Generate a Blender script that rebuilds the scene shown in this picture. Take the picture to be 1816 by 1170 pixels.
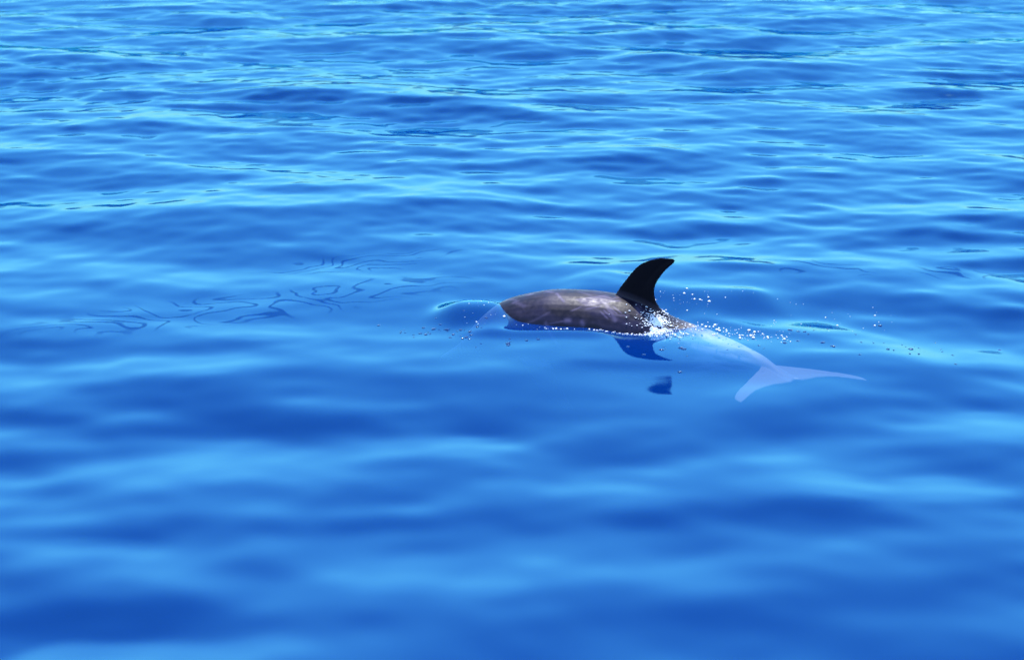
import bpy, bmesh, math, random
import numpy as np
from mathutils import Vector
from mathutils.kdtree import KDTree

sc = bpy.context.scene
for o in list(bpy.data.objects):
    bpy.data.objects.remove(o)
C = sc.collection
R = math.radians
random.seed(4)

# ------------------------------------------------------------------ camera
cam = bpy.data.cameras.new('camera')
camo = bpy.data.objects.new('camera', cam)
C.objects.link(camo)
camo.location = (0, 0, 2.5)
camo.rotation_euler = (R(90 - 18), 0, 0)
cam.sensor_fit = 'HORIZONTAL'
cam.angle = R(34)
cam.clip_start = 0.05
cam.clip_end = 20000
cam.dof.use_dof = True
cam.dof.focus_distance = 8.6
cam.dof.aperture_fstop = 3.2
sc.camera = camo

# ------------------------------------------------------------------ sky and sun
SUN_EL, SUN_AZ = 71, 10
w = bpy.data.worlds.new('World')
sc.world = w
w.use_nodes = True
nt = w.node_tree
bg = nt.nodes['Background']
sky = nt.nodes.new('ShaderNodeTexSky')
sky.sky_type = 'NISHITA'
sky.sun_disc = False
sky.sun_elevation = R(SUN_EL)
sky.sun_rotation = R(SUN_AZ)
sky.air_density = 1.0
sky.dust_density = 0.0
sky.ozone_density = 8.0
nt.links.new(sky.outputs[0], bg.inputs[0])
bg.inputs[1].default_value = 0.15
sun = bpy.data.lights.new('sun', 'SUN')
sun.energy = 2.4
sun.angle = R(0.5)
sun.color = (1.0, 0.98, 0.95)
suno = bpy.data.objects.new('sun', sun)
C.objects.link(suno)
suno.rotation_euler = (R(-(90 - SUN_EL)), 0, R(-SUN_AZ))

vs = sc.view_settings
vs.view_transform = 'Standard'
vs.look = 'None'
vs.exposure = 1.68
vs.gamma = 1.0
sc.cycles.use_denoising = True
sc.cycles.max_bounces = 8
sc.cycles.volume_bounces = 1
sc.cycles.transparent_max_bounces = 16
sc.cycles.caustics_reflective = False
sc.cycles.caustics_refractive = False


# ------------------------------------------------------------------ helpers
def mesh_obj(name, verts, faces, mat, parent=None, smooth=True):
    me = bpy.data.meshes.new(name)
    me.from_pydata([tuple(v) for v in verts], [], faces)
    me.update()
    if smooth:
        me.shade_smooth()
    if mat:
        me.materials.append(mat)
    o = bpy.data.objects.new(name, me)
    C.objects.link(o)
    o.parent = parent
    return o


class NT:
    """small helper for writing node trees"""
    def __init__(self, mat):
        mat.use_nodes = True
        self.t = mat.node_tree
        self.t.nodes.clear()

    def n(self, kind, **kw):
        nd = self.t.nodes.new(kind)
        for k, v in kw.items():
            setattr(nd, k, v)
        return nd

    def l(self, a, b):
        self.t.links.new(a, b)

    def m(self, op, a, b=None, clamp=False, c=None):
        nd = self.n('ShaderNodeMath', operation=op, use_clamp=clamp)
        for i, v in enumerate((a, b, c)):
            if v is None:
                continue
            if isinstance(v, (int, float)):
                nd.inputs[i].default_value = v
            else:
                self.l(v, nd.inputs[i])
        return nd.outputs[0]

    def ramp(self, v, a, b, lo=0.0, hi=1.0):
        nd = self.n('ShaderNodeMapRange', interpolation_type='SMOOTHSTEP')
        self.l(v, nd.inputs[0])
        for i, x in enumerate((a, b, lo, hi)):
            nd.inputs[i + 1].default_value = x
        return nd.outputs[0]


# ------------------------------------------------------------------ the sea: wave field
rng = np.random.default_rng(11)
NW = 150
lam = np.exp(rng.uniform(np.log(0.16), np.log(4.5), NW))
ang = rng.normal(R(-97), R(34), NW)
kx, ky = np.cos(ang) * 2 * np.pi / lam, np.sin(ang) * 2 * np.pi / lam
ph = rng.uniform(0, 2 * np.pi, NW)
# slope per wave: rises to half a metre, stays level, short ripples weaker
sl = np.where(lam < 0.45, (lam / 0.45) ** 1.1, 1.0) * np.where(lam > 1.4, (1.4 / lam) ** 0.55, 1.0)
sl = sl * rng.uniform(0.6, 1.3, NW)
RMS = 0.103
sl = sl * RMS / math.sqrt(0.5 * np.sum(sl ** 2))
amp = sl * lam / (2 * np.pi)


def smooth01(t):
    t = np.clip(t, 0, 1)
    return t * t * (3 - 2 * t)


def ridge(x, y, x0, y0, x1, y1, h, wid, end=0.15):
    """long soft crest from (x0,y0) to (x1,y1)"""
    dx, dy = x1 - x0, y1 - y0
    L = math.hypot(dx, dy)
    dx, dy = dx / L, dy / L
    a = (x - x0) * dx + (y - y0) * dy
    d = -(x - x0) * dy + (y - y0) * dx
    e = smooth01((a + end) / end) * smooth01((L + end - a) / end)
    d = np.where(d > 0, d / 2.6, d)             # steep towards the boat, long behind
    return h * e * np.exp(-(d / wid) ** 2)


def bump(x, y, cx, cy, rx, ry, h, rot=0.0, p=2.0):
    c, s = math.cos(rot), math.sin(rot)
    u = ((x - cx) * c + (y - cy) * s) / rx
    v = (-(x - cx) * s + (y - cy) * c) / ry
    return h * np.exp(-(u * u + v * v) ** (p / 2))


def sea_height(x, y, spacing=None):
    x = np.asarray(x, np.float32)
    y = np.asarray(y, np.float32)
    z = np.zeros(np.broadcast(x, y).shape, np.float32)
    patch = (0.5 + 0.5 * np.sin(0.55 * x + 0.9 * np.sin(0.37 * y + 1.0) + 0.4)
             * np.sin(0.62 * y + 0.8 * np.sin(0.41 * x) + 2.1))
    # calmer water around and beside the dolphin
    calm = 1 - 0.5 * np.exp(-(((x - 0.5) / 1.7) ** 2 + ((y - 7.5) / 1.1) ** 2))
    calm = calm * (1 - 0.35 * np.exp(-(((x + 1.6) / 1.6) ** 2 + ((y - 8.1) / 0.7) ** 2)))
    calm = calm * (1 - 0.8 * np.exp(-(((x - 0.66) / 0.5) ** 2 + ((y - 7.0) / 0.45) ** 2)))
    calm = calm * (1 - 0.4 * np.exp(-(((x - -1.23) / 0.5) ** 2 + ((y - 6.03) / 0.4) ** 2)))
    chop = 0.95 + 0.3 * smooth01((y - 6.5) / 5.0)
    swell = 1.5 - 0.5 * smooth01((y - 5.0) / 2.5)
    for i in range(NW):
        a = amp[i] * np.sin(kx[i] * x + ky[i] * y + ph[i])
        if lam[i] < 0.5:
            a = a * (0.45 + 0.9 * patch) * calm * chop
        elif lam[i] < 1.3:
            a = a * (0.95 + 0.45 * patch) * calm * swell
        else:
            a = a * calm
        if spacing is not None:
            a = a * np.clip(lam[i] / spacing / 4 - 0.5, 0, 1)
        z += a
    return z


def local_height(x, y):
    z = np.zeros(np.broadcast(x, y).shape, np.float32)
    # water lifted over the diving head
    z += bump(x, y, -0.19, 7.93, 0.18, 0.17, 0.062, R(-14), 3.2)
    # crest thrown up behind the fin, and the wake trailing to the right
    z += ridge(x, y, 0.45, 8.32, 1.2, 8.24, 0.05, 0.21, 0.3)
    z += ridge(x, y, 0.98, 7.86, 1.45, 7.58, 0.015, 0.09, 0.2)
    z += ridge(x, y, -0.1, 7.62, 0.35, 7.58, 0.02, 0.06, 0.2)
    z -= ridge(x, y, 0.05, 7.68, 0.6, 7.66, 0.022, 0.07, 0.15)
    z += ridge(x, y, 0.35, 7.19, 0.95, 7.15, 0.009, 0.07, 0.2)
    return z


def axis(lo, hi, step0, step1, far, grow=1.22):
    """dense between lo and hi, then ever wider out to far"""
    p = [lo]
    while p[-1] < hi:
        t = (p[-1] - lo) / (hi - lo)
        p.append(p[-1] + step0 + (step1 - step0) * t)
    a, s = [], step0
    v = lo
    while v > -far:
        s *= grow
        v -= s
        a.append(v)
    b, s = [], step1
    v = p[-1]
    while v < far:
        s *= grow
        v += s
        b.append(v)
    return np.array(a[::-1] + p + b)


gx = axis(-8.5, 8.5, 0.022, 0.022, 3000)
gy = axis(3.4, 23.5, 0.018, 0.042, 3000)
sx, sy = np.gradient(gx), np.gradient(gy)
X, Y = np.meshgrid(gx.astype(np.float32), gy.astype(np.float32))
SP = np.maximum(*np.meshgrid(sx.astype(np.float32), sy.astype(np.float32)))
Z = sea_height(X, Y, SP)
ny, nx = X.shape


def box(a, r):
    c = np.cumsum(np.pad(a, ((r + 1, r), (0, 0)), mode='edge'), 0, dtype=np.float64)
    return ((c[2 * r + 1:] - c[:-2 * r - 1]) / (2 * r + 1)).astype(np.float32)


# the lee backs of the waves are gentler than their fronts
r0, r1 = np.searchsorted(gy, 3.4), np.searchsorted(gy, 23.5)
lim = (0.21 - 0.085 * smooth01((gy[r0:r1] - 4.5) / 3) - 0.045 * smooth01((gy[r0:r1] - 8) / 9))[:, None].astype(np.float32)
Zs = Z[r0:r1]
for it in range(7):
    g_ = np.gradient(Zs, axis=0) / sy[r0:r1, None].astype(np.float32)
    wgt = box(smooth01((-g_ - 0.75 * lim) / (0.5 * lim)), 5)
    wgt = np.minimum(wgt * 1.3, 1.0)
    Zs = Zs + 0.55 * wgt * (box(Zs, 6) - Zs)
Z[r0:r1] = Zs
# fine ripples over everything, and the water the dolphin has stirred
for i in range(46):
    l_ = math.exp(rng.uniform(math.log(.13), math.log(.42)))
    a_ = rng.normal(R(-95), R(45))
    k_ = 2 * math.pi / l_
    w_ = np.sin(k_ * (math.cos(a_) * X + math.sin(a_) * Y) + rng.uniform(0, 6.28))
    w_ *= (0.0062 * l_ / (2 * math.pi) * (0.35 + 1.5 * smooth01((Y - 6.0) / 6.0))).astype(np.float32)
    w_ *= np.clip(l_ / SP / 4 - 0.5, 0, 1) * (0.5 + 0.8 * np.sin(.8 * X + .5 * i) * np.sin(.7 * Y + i) ** 2)
    Z += w_ * (1 - 0.9 * np.exp(-(((X - .64) / .35) ** 2 + ((Y - 6.92) / .25) ** 2)))
Z += local_height(X, Y)
# waves lean a little towards the boat, away from the dolphin's calm
LEAN = 1.5 * (1 - np.exp(-(((X - 0.5) / 1.9) ** 2 + ((Y - 7.6) / 1.3) ** 2) ** 2))
LEAN = LEAN * (1 - 0.7 * smooth01((Y - 12) / 6.0))
top = np.stack([X, Y - LEAN * Z, Z], -1).reshape(-1, 3)
DEPTH = -9.0
bot = np.array([[gx[0], gy[0], DEPTH], [gx[-1], gy[0], DEPTH], [gx[-1], gy[-1], DEPTH], [gx[0], gy[-1], DEPTH]])
V = np.concatenate([top, bot])
idx = np.arange(nx * ny).reshape(ny, nx)
quads = np.stack([idx[:-1, :-1], idx[:-1, 1:], idx[1:, 1:], idx[1:, :-1]], -1).reshape(-1, 4)
B = nx * ny
side = [list(idx[0, ::-1]) + [B, B + 1], list(idx[::-1, -1]) + [B + 1, B + 2],
        list(idx[-1, :]) + [B + 2, B + 3], list(idx[:, 0]) + [B + 3, B], [B + 3, B + 2, B + 1, B]]
loops = np.concatenate([quads.ravel()] + [np.array(s) for s in side]).astype(np.int32)
tot = np.concatenate([np.full(len(quads), 4), [len(s) for s in side]]).astype(np.int32)
start = np.concatenate([[0], np.cumsum(tot)[:-1]]).astype(np.int32)
me = bpy.data.meshes.new('sea')
me.vertices.add(len(V))
me.vertices.foreach_set('co', V.astype(np.float32).ravel())
me.loops.add(len(loops))
me.loops.foreach_set('vertex_index', loops)
me.polygons.add(len(tot))
me.polygons.foreach_set('loop_start', start)
me.polygons.foreach_set('loop_total', tot)
sm = np.ones(len(tot), bool)
sm[-5:] = False
me.polygons.foreach_set('use_smooth', sm)
me.update(calc_edges=True)
me.validate()
sea = bpy.data.objects.new('sea', me)
C.objects.link(sea)
sea['kind'] = 'structure'

wm = bpy.data.materials.new('sea_water')
t = NT(wm)
geo = t.n('ShaderNodeNewGeometry')
# fine ripples and the thin net of lines where a slick lies on the water
warp = t.n('ShaderNodeTexNoise')
warp.inputs['Scale'].default_value = 3.0
warp.inputs['Detail'].default_value = 1.0
t.l(geo.outputs['Position'], warp.inputs['Vector'])
wadd = t.n('ShaderNodeVectorMath', operation='MULTIPLY_ADD')
t.l(warp.outputs['Color'], wadd.inputs[0])
wadd.inputs[1].default_value = (0.3, 0.22, 0.0)
t.l(geo.outputs['Position'], wadd.inputs[2])
flat = t.n('ShaderNodeVectorMath', operation='MULTIPLY')
t.l(wadd.outputs[0], flat.inputs[0])
flat.inputs[1].default_value = (0.6, 1.0, 0.0)
cn = t.n('ShaderNodeTexNoise', noise_dimensions='2D')
cn.inputs['Scale'].default_value = 2.6
cn.inputs['Detail'].default_value = 1.5
t.l(flat.outputs[0], cn.inputs['Vector'])
saw = t.m('FRACT', t.m('MULTIPLY', cn.outputs['Fac'], 9.0))
line = t.ramp(t.m('ABSOLUTE', t.m('SUBTRACT', saw, 0.5)), 0.04, 0.13, 1.0, 0.0)
sep = t.n('ShaderNodeSeparateXYZ')
t.l(geo.outputs['Position'], sep.inputs[0])


def blob(cx, cy, rx, ry, slope):
    u = t.m('DIVIDE', t.m('SUBTRACT', sep.outputs[0], cx), rx)
    base = t.m('MULTIPLY', t.m('SUBTRACT', sep.outputs[0], cx), slope)
    v = t.m('DIVIDE', t.m('SUBTRACT', t.m('SUBTRACT', sep.outputs[1], cy), base), ry)
    r2 = t.m('ADD', t.m('MULTIPLY', u, u), t.m('MULTIPLY', v, v))
    return t.ramp(r2, 0.35, 1.0, 1.0, 0.0)


mask = t.m('MAXIMUM', blob(-1.3, 8.1, 1.25, 0.33, 0.42), blob(-0.75, 8.95, 0.8, 0.2, 0.2))
mask = t.m('MAXIMUM', mask, blob(1.9, 8.75, 0.9, 0.18, -0.1))
brk = t.n('ShaderNodeTexNoise')
brk.inputs['Scale'].default_value = 2.2
brk.inputs['Detail'].default_value = 0.0
t.l(geo.outputs['Position'], brk.inputs['Vector'])
mask = t.m('MULTIPLY', mask, t.ramp(brk.outputs['Fac'], 0.28, 0.42))
linem = t.m('MULTIPLY', line, mask)
dot = t.n('ShaderNodeVectorMath', operation='DOT_PRODUCT')
t.l(geo.outputs['Normal'], dot.inputs[0])
t.l(geo.outputs['Incoming'], dot.inputs[1])
cs = t.m('ABSOLUTE', dot.outputs['Value'], clamp=True)
fr = t.m('ADD', t.m('MULTIPLY', t.m('POWER', t.m('SUBTRACT', 1.0, cs), 5.0), 0.97), 0.025, clamp=True)
# small ripples hide part of the mirror at low angles; the slick's threads are dull
graze = t.ramp(fr, 0.6, 1.0, 0.0, 0.5)
fr = t.m('DIVIDE', t.m('MULTIPLY', fr, 3.2), t.m('ADD', t.m('MULTIPLY', fr, 12.0), 1.0))
fr = t.m('MULTIPLY', t.m('ADD', fr, graze), t.m('SUBTRACT', 1.0, t.m('MULTIPLY', linem, 0.6)))
tr = t.n('ShaderNodeBsdfTransparent')
gl = t.n('ShaderNodeBsdfGlossy')
gl.inputs['Color'].default_value = (0.33, 0.88, 0.83, 1)
gl.inputs['Roughness'].default_value = 0.05
mx = t.n('ShaderNodeMixShader')
t.l(fr, mx.inputs[0])
df = t.n('ShaderNodeBsdfDiffuse')          # light scattered back by the water itself
df.inputs['Color'].default_value = (0.0, 0.07, 0.48, 1)
body = t.n('ShaderNodeMixShader')
body.inputs[0].default_value = 0.22
t.l(tr.outputs[0], body.inputs[1])
t.l(df.outputs[0], body.inputs[2])
t.l(body.outputs[0], mx.inputs[1])
t.l(gl.outputs[0], mx.inputs[2])
out = t.n('ShaderNodeOutputMaterial')
t.l(mx.outputs[0], out.inputs['Surface'])
ab = t.n('ShaderNodeVolumeAbsorption')
ab.inputs['Color'].default_value = (0.0, 0.55, 0.85, 1)
ab.inputs['Density'].default_value = 1.15
t.l(ab.outputs[0], out.inputs['Volume'])
sea.data.materials.append(wm)


# ------------------------------------------------------------------ the dolphin
def catmull(P, n):
    P = np.array(P, float)
    Q = np.vstack([2 * P[0] - P[1], P, 2 * P[-1] - P[-2]])
    res = []
    for i in range(len(P) - 1):
        a, b, c, d = Q[i:i + 4]
        for tt in np.linspace(0, 1, n, endpoint=False):
            res.append(0.5 * ((2 * b) + (c - a) * tt + (2 * a - 5 * b + 4 * c - d) * tt ** 2
                              + (3 * b - a - 3 * c + d) * tt ** 3))
    res.append(P[-1])
    return np.array(res)


spine = catmull([(-.36, 8.05, -.27), (-.05, 7.965, -.105), (.2, 7.905, -.062), (.5, 7.86, -.078), (.74, 7.80, -.128),
                 (.945, 7.72, -.13), (1.11, 7.565, -.115), (1.205, 7.38, -.09), (1.275, 7.20, -.082)], 16)
arc = np.concatenate([[0], np.cumsum(np.linalg.norm(np.diff(spine, axis=0), axis=1))])
TOT = arc[-1]
prof = np.array([  # arc share, half height, half width
    (0.00, .010, .012), (0.02, .020, .026), (0.05, .026, .032), (0.075, .036, .042), (0.10, .070, .066),
    (0.14, .105, .100), (0.20, .158, .155), (0.30, .196, .190), (0.40, .205, .198), (0.47, .204, .196),
    (0.56, .180, .172), (0.64, .143, .130), (0.72, .104, .098), (0.80, .070, .066), (0.87, .046, .042),
    (0.92, .026, .026), (0.95, .016, .03), (1.0, .008, .016)])
hh = np.interp(arc / TOT, prof[:, 0], prof[:, 1])
ww = np.interp(arc / TOT, prof[:, 0], prof[:, 2])
ker = np.array([1, 2, 3, 2, 1]) / 9
hh[2:-2] = np.convolve(hh, ker, 'valid')
ww[2:-2] = np.convolve(ww, ker, 'valid')
tan = np.gradient(spine, axis=0)
tan /= np.linalg.norm(tan, axis=1)[:, None]
bm = bmesh.new()


def loft(rings, cap=True):
    vs_ = [[bm.verts.new(tuple(p)) for p in r] for r in rings]
    n = len(rings[0])
    for a, b in zip(vs_[:-1], vs_[1:]):
        for i in range(n):
            bm.faces.new((a[i], a[(i + 1) % n], b[(i + 1) % n], b[i]))
    if cap:
        bm.faces.new(vs_[0][::-1])
        bm.faces.new(vs_[-1])


rings = []
for p, tv, a, b in zip(spine, tan, hh, ww):
    sd = np.cross((0, 0, 1.0), tv)
    sd /= np.linalg.norm(sd)
    up = np.cross(tv, sd)
    r = []
    for k in range(40):
        th = 2 * math.pi * k / 40
        cu, su = math.cos(th), math.sin(th)
        f = 1.0 - 0.06 * max(0, -su)            # belly a little flatter
        r.append(p + sd * b * cu + up * a * su * f)
    rings.append(r)
loft(rings)


def foil(n=9):
    """closed wing section, chord 0..1, thickness +-0.5, round nose and thin tail"""
    xs = (1 - np.cos(np.linspace(0, math.pi, n))) / 2
    th = 1.9 * (0.2969 * np.sqrt(xs) - 0.126 * xs - 0.3516 * xs ** 2 + 0.2843 * xs ** 3 - 0.1015 * xs ** 4) * 2.6
    th = np.maximum(th, 0.0)
    th[-3] = max(th[-3], 0.5)
    th[-2] = max(th[-2], 0.45)
    return np.concatenate([xs, xs[-2:0:-1]]), np.concatenate([th, -th[-2:0:-1]])


fu, fv = foil()
# dorsal fin: (height, leading edge, trailing edge, thickness) in the plane of the back
F0 = np.array([.5, 7.86, 0.0])
fd = np.array([.96, -.28, 0.0])
fn = np.array([.28, .96, 0.0])
fin = [(.00, -.075, .33, .075), (.04, -.055, .275, .066), (.08, -.03, .232, .056), (.11, -.006, .211, .047), (.14, .012, .203, .041),
       (.17, .029, .200, .036), (.20, .050, .208, .032), (.225, .067, .221, .029), (.25, .085, .237, .026),
       (.27, .101, .252, .0235), (.285, .116, .266, .021), (.297, .131, .279, .019), (.307, .150, .290, .017),
       (.316, .169, .297, .0155), (.323, .188, .299, .014), (.329, .208, .297, .012), (.334, .232, .288, .010)]
loft([[F0 + fd * (le + (te - le) * u) + fn * max(th, .010) * 0.5 * (v if abs(v) < 1 else v) + np.array([0, 0, z])
       for u, v in zip(fu, fv)] for z, le, te, th in fin])

# tail flukes: (span, leading, trailing, thickness) about the end of the tail
J = np.array([1.195, 7.405, -.085])
fa = np.array([.42, -.905, .015])
fs = np.array([.905, .42, 0.0])
fl = [(0, -.04, .225, .040), (.03, -.01, .245, .034), (.07, .03, .240, .028), (.12, .070, .232, .024), (.17, .108, .234, .020),
      (.22, .148, .244, .016), (.27, .182, .272, .013), (.31, .217, .298, .012), (.335, .246, .312, .011), (.345, .270, .312, .010)]
full = [(-s, a, b, c) for s, a, b, c in fl[:0:-1]] + fl
loft([[J + fa * (le + (te - le) * u) + fs * s + np.array([0, 0, 1.0]) * (max(th, .015) * 0.5 * v - 0.22 * s * s)
       for u, v in zip(fu, fv)] for s, le, te, th in full])

# pectoral flippers, hanging out from the chest below the surface
i0 = int(np.argmin(abs(arc / TOT - 0.27)))
for sgn in (-1, 1):
    tv = tan[i0]
    sd = np.cross((0, 0, 1.0), tv)
    sd /= np.linalg.norm(sd)
    base = spine[i0] + sd * sgn * .12 - np.array([0, 0, .10])
    dr = sd * sgn * .62 - np.array([0, 0, .62]) + tv * .48
    dr /= np.linalg.norm(dr)
    nn = np.cross(dr, tv)
    nn /= np.linalg.norm(nn)
    loft([[base + dr * s + tv * (le + (te - le) * u) + nn * max(th, .008) * .5 * v for u, v in zip(fu, fv)]
          for s, le, te, th in [(0, -.06, .07, .04), (.08, -.055, .08, .034), (.16, -.04, .08, .026), (.24, -.005, .085, .018),
                                (.30, .04, .09, .012), (.325, .07, .095, .008)]])

bmesh.ops.recalc_face_normals(bm, faces=bm.faces)
raw = bpy.data.meshes.new('raw')
bm.to_mesh(raw)
bm.free()
ro = bpy.data.objects.new('raw', raw)
C.objects.link(ro)
md = ro.modifiers.new('r', 'REMESH')
md.mode = 'VOXEL'
md.voxel_size = 0.0036
md2 = ro.modifiers.new('s', 'SMOOTH')
md2.factor = 0.5
md2.iterations = 7
dg = bpy.context.evaluated_depsgraph_get()
dm = bpy.data.meshes.new_from_object(ro.evaluated_get(dg))
bpy.data.objects.remove(ro)
dm.name = 'dolphin'
dm.shade_smooth()
dolphin = bpy.data.objects.new('dolphin', dm)
C.objects.link(dolphin)
dolphin['label'] = 'dark grey dolphin with a curved back fin surfacing in the blue sea'
dolphin['category'] = 'dolphin'

# markings: place along the body, height on the body, old scars
nv = len(dm.vertices)
co = np.empty(nv * 3, np.float32)
dm.vertices.foreach_get('co', co)
co = co.reshape(-1, 3)
best = np.full(nv, 1e9, np.float32)
bi = np.zeros(nv, int)
for i, p in enumerate(spine):
    d2 = ((co - p) ** 2).sum(1)
    k = d2 < best
    best[k] = d2[k]
    bi[k] = i
along = ((arc[bi] + np.clip(((co - spine[bi]) * tan[bi]).sum(1), -.012, .012)) / TOT).astype(np.float32)
rel = (co[:, 2] - spine[bi, 2]) / hh[bi]
sdv = np.cross(np.array([[0, 0, 1.0]]), tan)
sdv /= np.linalg.norm(sdv, axis=1)[:, None]
lat = ((co - spine[bi]) * sdv[bi]).sum(1)
angl = np.arctan2(co[:, 2] - spine[bi, 2], -lat)          # 0 = flank towards the boat, pi/2 = top of the back
fine = np.clip((np.sqrt(best) / np.maximum(hh[bi], .03) - 1.06) / 0.12, 0, 1)   # 1 on the fins
scar = np.zeros(nv, np.float32)
srng = random.Random(9)
U = along * TOT
Wd = angl * 0.19
cuts = []
for _ in range(22):
    u0 = srng.uniform(.42, 1.08)
    w0 = srng.uniform(.06, .30)
    ln = srng.choice([.03, .05, .08, .14])
    th = srng.choice([0.25, 0.35, 0.5, -0.9, 2.4])
    cuts.append((u0, w0, th + srng.uniform(-.25, .25), ln, srng.uniform(.004, .012), srng.uniform(.2, .6)))
for k in range(5):                                       # parallel rake marks
    cuts.append((.74 + .012 * k, .21 - .008 * k, .42, .15, .004, .7))
    cuts.append((.86 + .014 * k, .16 + .01 * k, -.6, .05, .004, .6))
for u0, w0, th, ln, wd, st in cuts:
    a = (U - u0) * math.cos(th) + (Wd - w0) * math.sin(th)
    b = -(U - u0) * math.sin(th) + (Wd - w0) * math.cos(th) - 1.2 * (a - ln / 2) ** 2
    scar = np.maximum(scar, st * np.exp(-(b / wd) ** 2) * smooth01((a + .01) / .02) * smooth01((ln + .01 - a) / .02))
scar = scar * (1 - fine)
for nm, arr in (('along', along), ('rel', rel), ('scar', scar), ('fins', fine)):
    at_ = dm.attributes.new(nm, 'FLOAT', 'POINT')
    at_.data.foreach_set('value', arr.astype(np.float32))

sk = bpy.data.materials.new('dolphin_skin')
t = NT(sk)


def attr(nm):
    return t.n('ShaderNodeAttribute', attribute_name=nm).outputs['Fac']


A_al, A_rel, A_sc, A_fin = attr('along'), attr('rel'), attr('scar'), attr('fins')
cb = t.n('ShaderNodeCombineXYZ')
t.l(t.m('MULTIPLY', A_al, 5.0), cb.inputs[0])
t.l(t.m('MULTIPLY', A_rel, 1.6), cb.inputs[1])
nz = t.n('ShaderNodeTexNoise')
nz.inputs['Scale'].default_value = 2.3
nz.inputs['Detail'].default_value = 6
t.l(cb.outputs[0], nz.inputs['Vector'])
nf = t.n('ShaderNodeTexNoise')
nf.inputs['Scale'].default_value = 34
nf.inputs['Detail'].default_value = 4
gp = t.n('ShaderNodeNewGeometry')
t.l(gp.outputs['Position'], nf.inputs['Vector'])


def mixc(f, a, b):
    nd = t.n('ShaderNodeMix', data_type='RGBA')
    t.l(f, nd.inputs[0])
    for i, v in ((6, a), (7, b)):
        if isinstance(v, tuple):
            nd.inputs[i].default_value = v
        else:
            t.l(v, nd.inputs[i])
    return nd.outputs[2]


dark = (0.007, 0.005, 0.012, 1)
mid = (0.019, 0.015, 0.040, 1)
c1 = mixc(t.ramp(nz.outputs['Fac'], .35, .7), dark, mid)
c1 = mixc(t.m('MULTIPLY', t.ramp(nf.outputs['Fac'], .45, .75), 0.12), c1, (0.06, 0.045, 0.085, 1))
c1 = mixc(A_sc, c1, (0.12, 0.095, 0.175, 1))
c1 = mixc(t.ramp(A_rel, -.5, -.95), c1, (0.30, 0.29, 0.30, 1))      # pale belly
c1 = mixc(t.ramp(A_al, .60, .70), c1, mixc(t.ramp(nz.outputs['Fac'], .4, .6), (0.12, 0.105, 0.10, 1), (0.34, 0.30, 0.285, 1)))  # stock mottled and lightened, its sunlit look put into the colour
c1 = mixc(t.ramp(A_al, .80, .9), c1, (0.125, 0.095, 0.085, 1))       # tail stock and flukes paler: sunlight and water haze put into the colour
c1 = mixc(t.m('MULTIPLY', A_fin, t.ramp(A_al, .66, .6)), c1, (0.004, 0.0035, 0.006, 1))   # back fin coloured near-black, its backlit shade put into the colour
pb = t.n('ShaderNodeBsdfPrincipled')
t.l(c1, pb.inputs['Base Color'])
t.l(t.ramp(nf.outputs['Fac'], .3, .7, .38, .55), pb.inputs['Roughness'])
t.l(t.m('SUBTRACT', 0.22, t.m('MULTIPLY', A_fin, 0.17)), pb.inputs['Specular IOR Level'])
bp = t.n('ShaderNodeBump')
bp.inputs['Strength'].default_value = 0.08
bp.inputs['Distance'].default_value = 0.01
t.l(t.m('ADD', nf.outputs['Fac'], t.m('MULTIPLY', A_sc, 0.2)), bp.inputs['Height'])
t.l(bp.outputs[0], pb.inputs['Normal'])
o_ = t.n('ShaderNodeOutputMaterial')
t.l(pb.outputs[0], o_.inputs[0])
dm.materials.clear()
dm.materials.append(sk)

# eyes, low on the sides of the head
em = bpy.data.materials.new('eye_black')
em.use_nodes = True
em.node_tree.nodes['Principled BSDF'].inputs['Base Color'].default_value = (0.01, 0.008, 0.008, 1)
em.node_tree.nodes['Principled BSDF'].inputs['Roughness'].default_value = 0.08
ie = int(np.argmin(abs(arc / TOT - 0.125)))
for sgn in (-1, 1):
    bm = bmesh.new()
    bmesh.ops.create_uvsphere(bm, u_segments=16, v_segments=10, radius=.012)
    me = bpy.data.meshes.new('eye')
    bm.to_mesh(me)
    bm.free()
    me.shade_smooth()
    me.materials.append(em)
    e = bpy.data.objects.new('eye', me)
    C.objects.link(e)
    e.parent = dolphin
    e.location = Vector(spine[ie] + sdv[ie] * sgn * (ww[ie] * .97) - np.array([0, 0, .02]))

# ------------------------------------------------------------------ foam, spray and bubbles
ico_bm = bmesh.new()
bmesh.ops.create_icosphere(ico_bm, subdivisions=1, radius=1.0)
ICO_V = np.array([v.co[:] for v in ico_bm.verts])
ICO_F = [[v.index for v in f.verts] for f in ico_bm.faces]
ico_bm.free()


def beads(name, pts, mat, label, cat):
    """pts: (x, y, z, rx, ry, rz)"""
    vv, ff = [], []
    for q in pts:
        b = len(vv)
        j = ICO_V * np.array(q[3:6])
        a = random.uniform(0, 6.28)
        c, s = math.cos(a), math.sin(a)
        j = np.stack([j[:, 0] * c - j[:, 1] * s, j[:, 0] * s + j[:, 1] * c, j[:, 2]], 1) * (1 + 0.12 * np.sin(j * 900 + a))
        vv += list(j + np.array(q[:3]))
        ff += [[b + i for i in f] for f in ICO_F]
    o = mesh_obj(name, vv, ff, mat)
    o['kind'] = 'stuff'
    o['label'] = label
    o['category'] = cat
    return o


def water_z(x, y):
    i = min(max(int(np.searchsorted(gx, x)) - 1, 0), nx - 2)
    j = min(max(int(np.searchsorted(gy, y)) - 1, 0), ny - 2)
    u, v = (x - gx[i]) / (gx[i + 1] - gx[i]), (y - gy[j]) / (gy[j + 1] - gy[j])
    return float((Z[j, i] * (1 - u) + Z[j, i + 1] * u) * (1 - v) + (Z[j + 1, i] * (1 - u) + Z[j + 1, i + 1] * u) * v)


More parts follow.
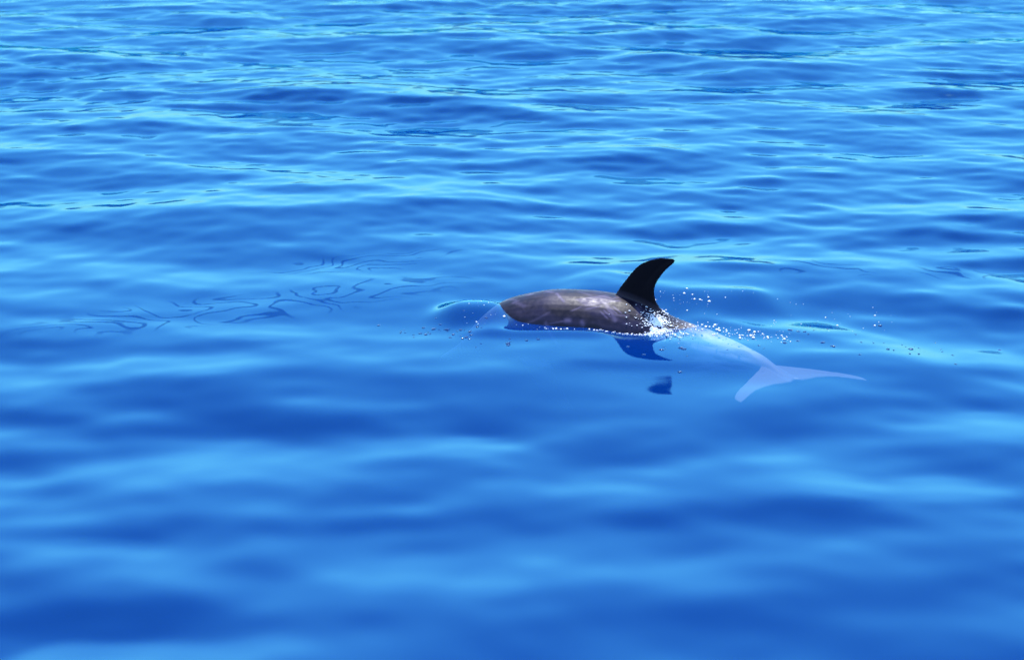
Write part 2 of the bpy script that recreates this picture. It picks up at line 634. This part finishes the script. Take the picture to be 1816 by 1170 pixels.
fm = bpy.data.materials.new('white_glint')
t = NT(fm)
p_ = t.n('ShaderNodeBsdfPrincipled')
p_.inputs['Base Color'].default_value = (0.8, 0.82, 0.85, 1)  # white colour stands in for sun glints on foam and droplets
p_.inputs['Roughness'].default_value = 0.2
o_ = t.n('ShaderNodeOutputMaterial')
t.l(p_.outputs[0], o_.inputs[0])

tree = KDTree(nv)
for i, c in enumerate(co):
    tree.insert(Vector(c), i)
tree.balance()
prs = np.empty(nv * 3, np.float32)
dm.vertices.foreach_get('normal', prs)
prs = prs.reshape(-1, 3)

g = random.gauss


def drop():
    return min(.0052, .0014 * math.exp(g(.15, .55)))


pts = []
# churned water pouring off behind the fin, its sun glitter built as white beads
for _ in range(1700):
    sp_ = random.choice((.018, .03, .06))
    x, y = g(.715, sp_), g(7.665, sp_ * 1.1)
    z = water_z(x, y)
    hit, i, d = tree.find(Vector((x, y + .03, z + .07)))
    n_ = prs[i]
    if random.random() < .6 and hit.z > z:
        px, py, pz = Vector(hit) + Vector(n_) * .002
    else:
        px, py, pz = x, y, z + abs(g(0, .006))
    r = random.choice((.001, .0015, .002, .003))
    pts.append((px, py, pz, r * 1.9, r * 1.2, r * .7))
for _ in range(800):      # sheet of water running down the flank, its sun glare built as white beads
    hit, i, d = tree.find(Vector((random.uniform(.68, .74), 7.6, random.uniform(-.01, .07))))
    px, py, pz = Vector(hit) + Vector(prs[i]) * .002
    r = random.choice((.003, .004, .006))
    pts.append((px + g(0, .003), py, pz + g(0, .004), r * 1.3, r, r * 1.3))
beads('foam', pts, fm, 'patch of foam with sun glitter made as white beads at the rear foot of the back fin', 'foam')

pts = []
for _ in range(170):     # trail of glittering beads over the tail stock
    a = random.random() ** 1.5
    x = .76 + .55 * a + g(0, .025)
    y = 7.80 - .28 * a + g(0, .05)
    r = drop() * (1.3 - .4 * a)
    pts.append((x, y, water_z(x, y) + r * .5, r * 1.7, r * 1.3, r))
for _ in range(120):     # along the near waterline of the body
    x = min(.74, max(.12, g(random.choice((.22, .42, .58, .62, .68)), .05)))
    y = 7.665 + g(0, .016) - .03 * (x - .2)
    r = drop()
    pts.append((x, y, water_z(x, y) + r * .4, r * 2.2, r * 1.2, r * .8))
for _ in range(40):      # thrown behind the fin
    x, y = random.uniform(.68, 1.0), g(8.12, .07)
    r = drop()
    pts.append((x, y, water_z(x, y) + r * .4, r * 1.7, r * 1.3, r))
for _ in range(26):      # on the water lifted over the head
    x, y = random.uniform(-.24, .1), random.uniform(7.7, 7.95)
    r = drop()
    pts.append((x, y, water_z(x, y) + r * .4, r * 1.5, r * 1.3, r))
for _ in range(40):      # scattered far from the body
    x, y = random.uniform(.9, 1.9), random.uniform(7.6, 8.2)
    r = drop() * .8
    pts.append((x, y, water_z(x, y) + r * .4, r * 1.6, r * 1.2, r))
beads('spray_droplets', pts, fm, 'droplets of spray, sun glints as white colour, scattered on the water around the dolphin', 'spray')

bb = bpy.data.materials.new('bubble_water')
t = NT(bb)
p_ = t.n('ShaderNodeBsdfPrincipled')
p_.inputs['Base Color'].default_value = (0.01, 0.05, 0.14, 1)
p_.inputs['Roughness'].default_value = 0.1
o_ = t.n('ShaderNodeOutputMaterial')
t.l(p_.outputs[0], o_.inputs[0])
pts = []
for cx, cy, sx_, sy_, n in ((-.32, 7.68, .13, .08, 34), (-.1, 7.5, .12, .05, 10), (1.72, 7.45, .2, .16, 26), (.7, 7.33, .09, .08, 10), (1.35, 7.55, .15, .08, 10)):
    for _ in range(n):
        x, y = g(cx, sx_), g(cy, sy_)
        r = random.choice((.003, .004, .006, .008))
        pts.append((x, y, water_z(x, y), r * 1.8, r * 1.3, r * .6))
beads('bubbles', pts, bb, 'small dark bubbles floating on the calm water around the dolphin', 'bubbles')
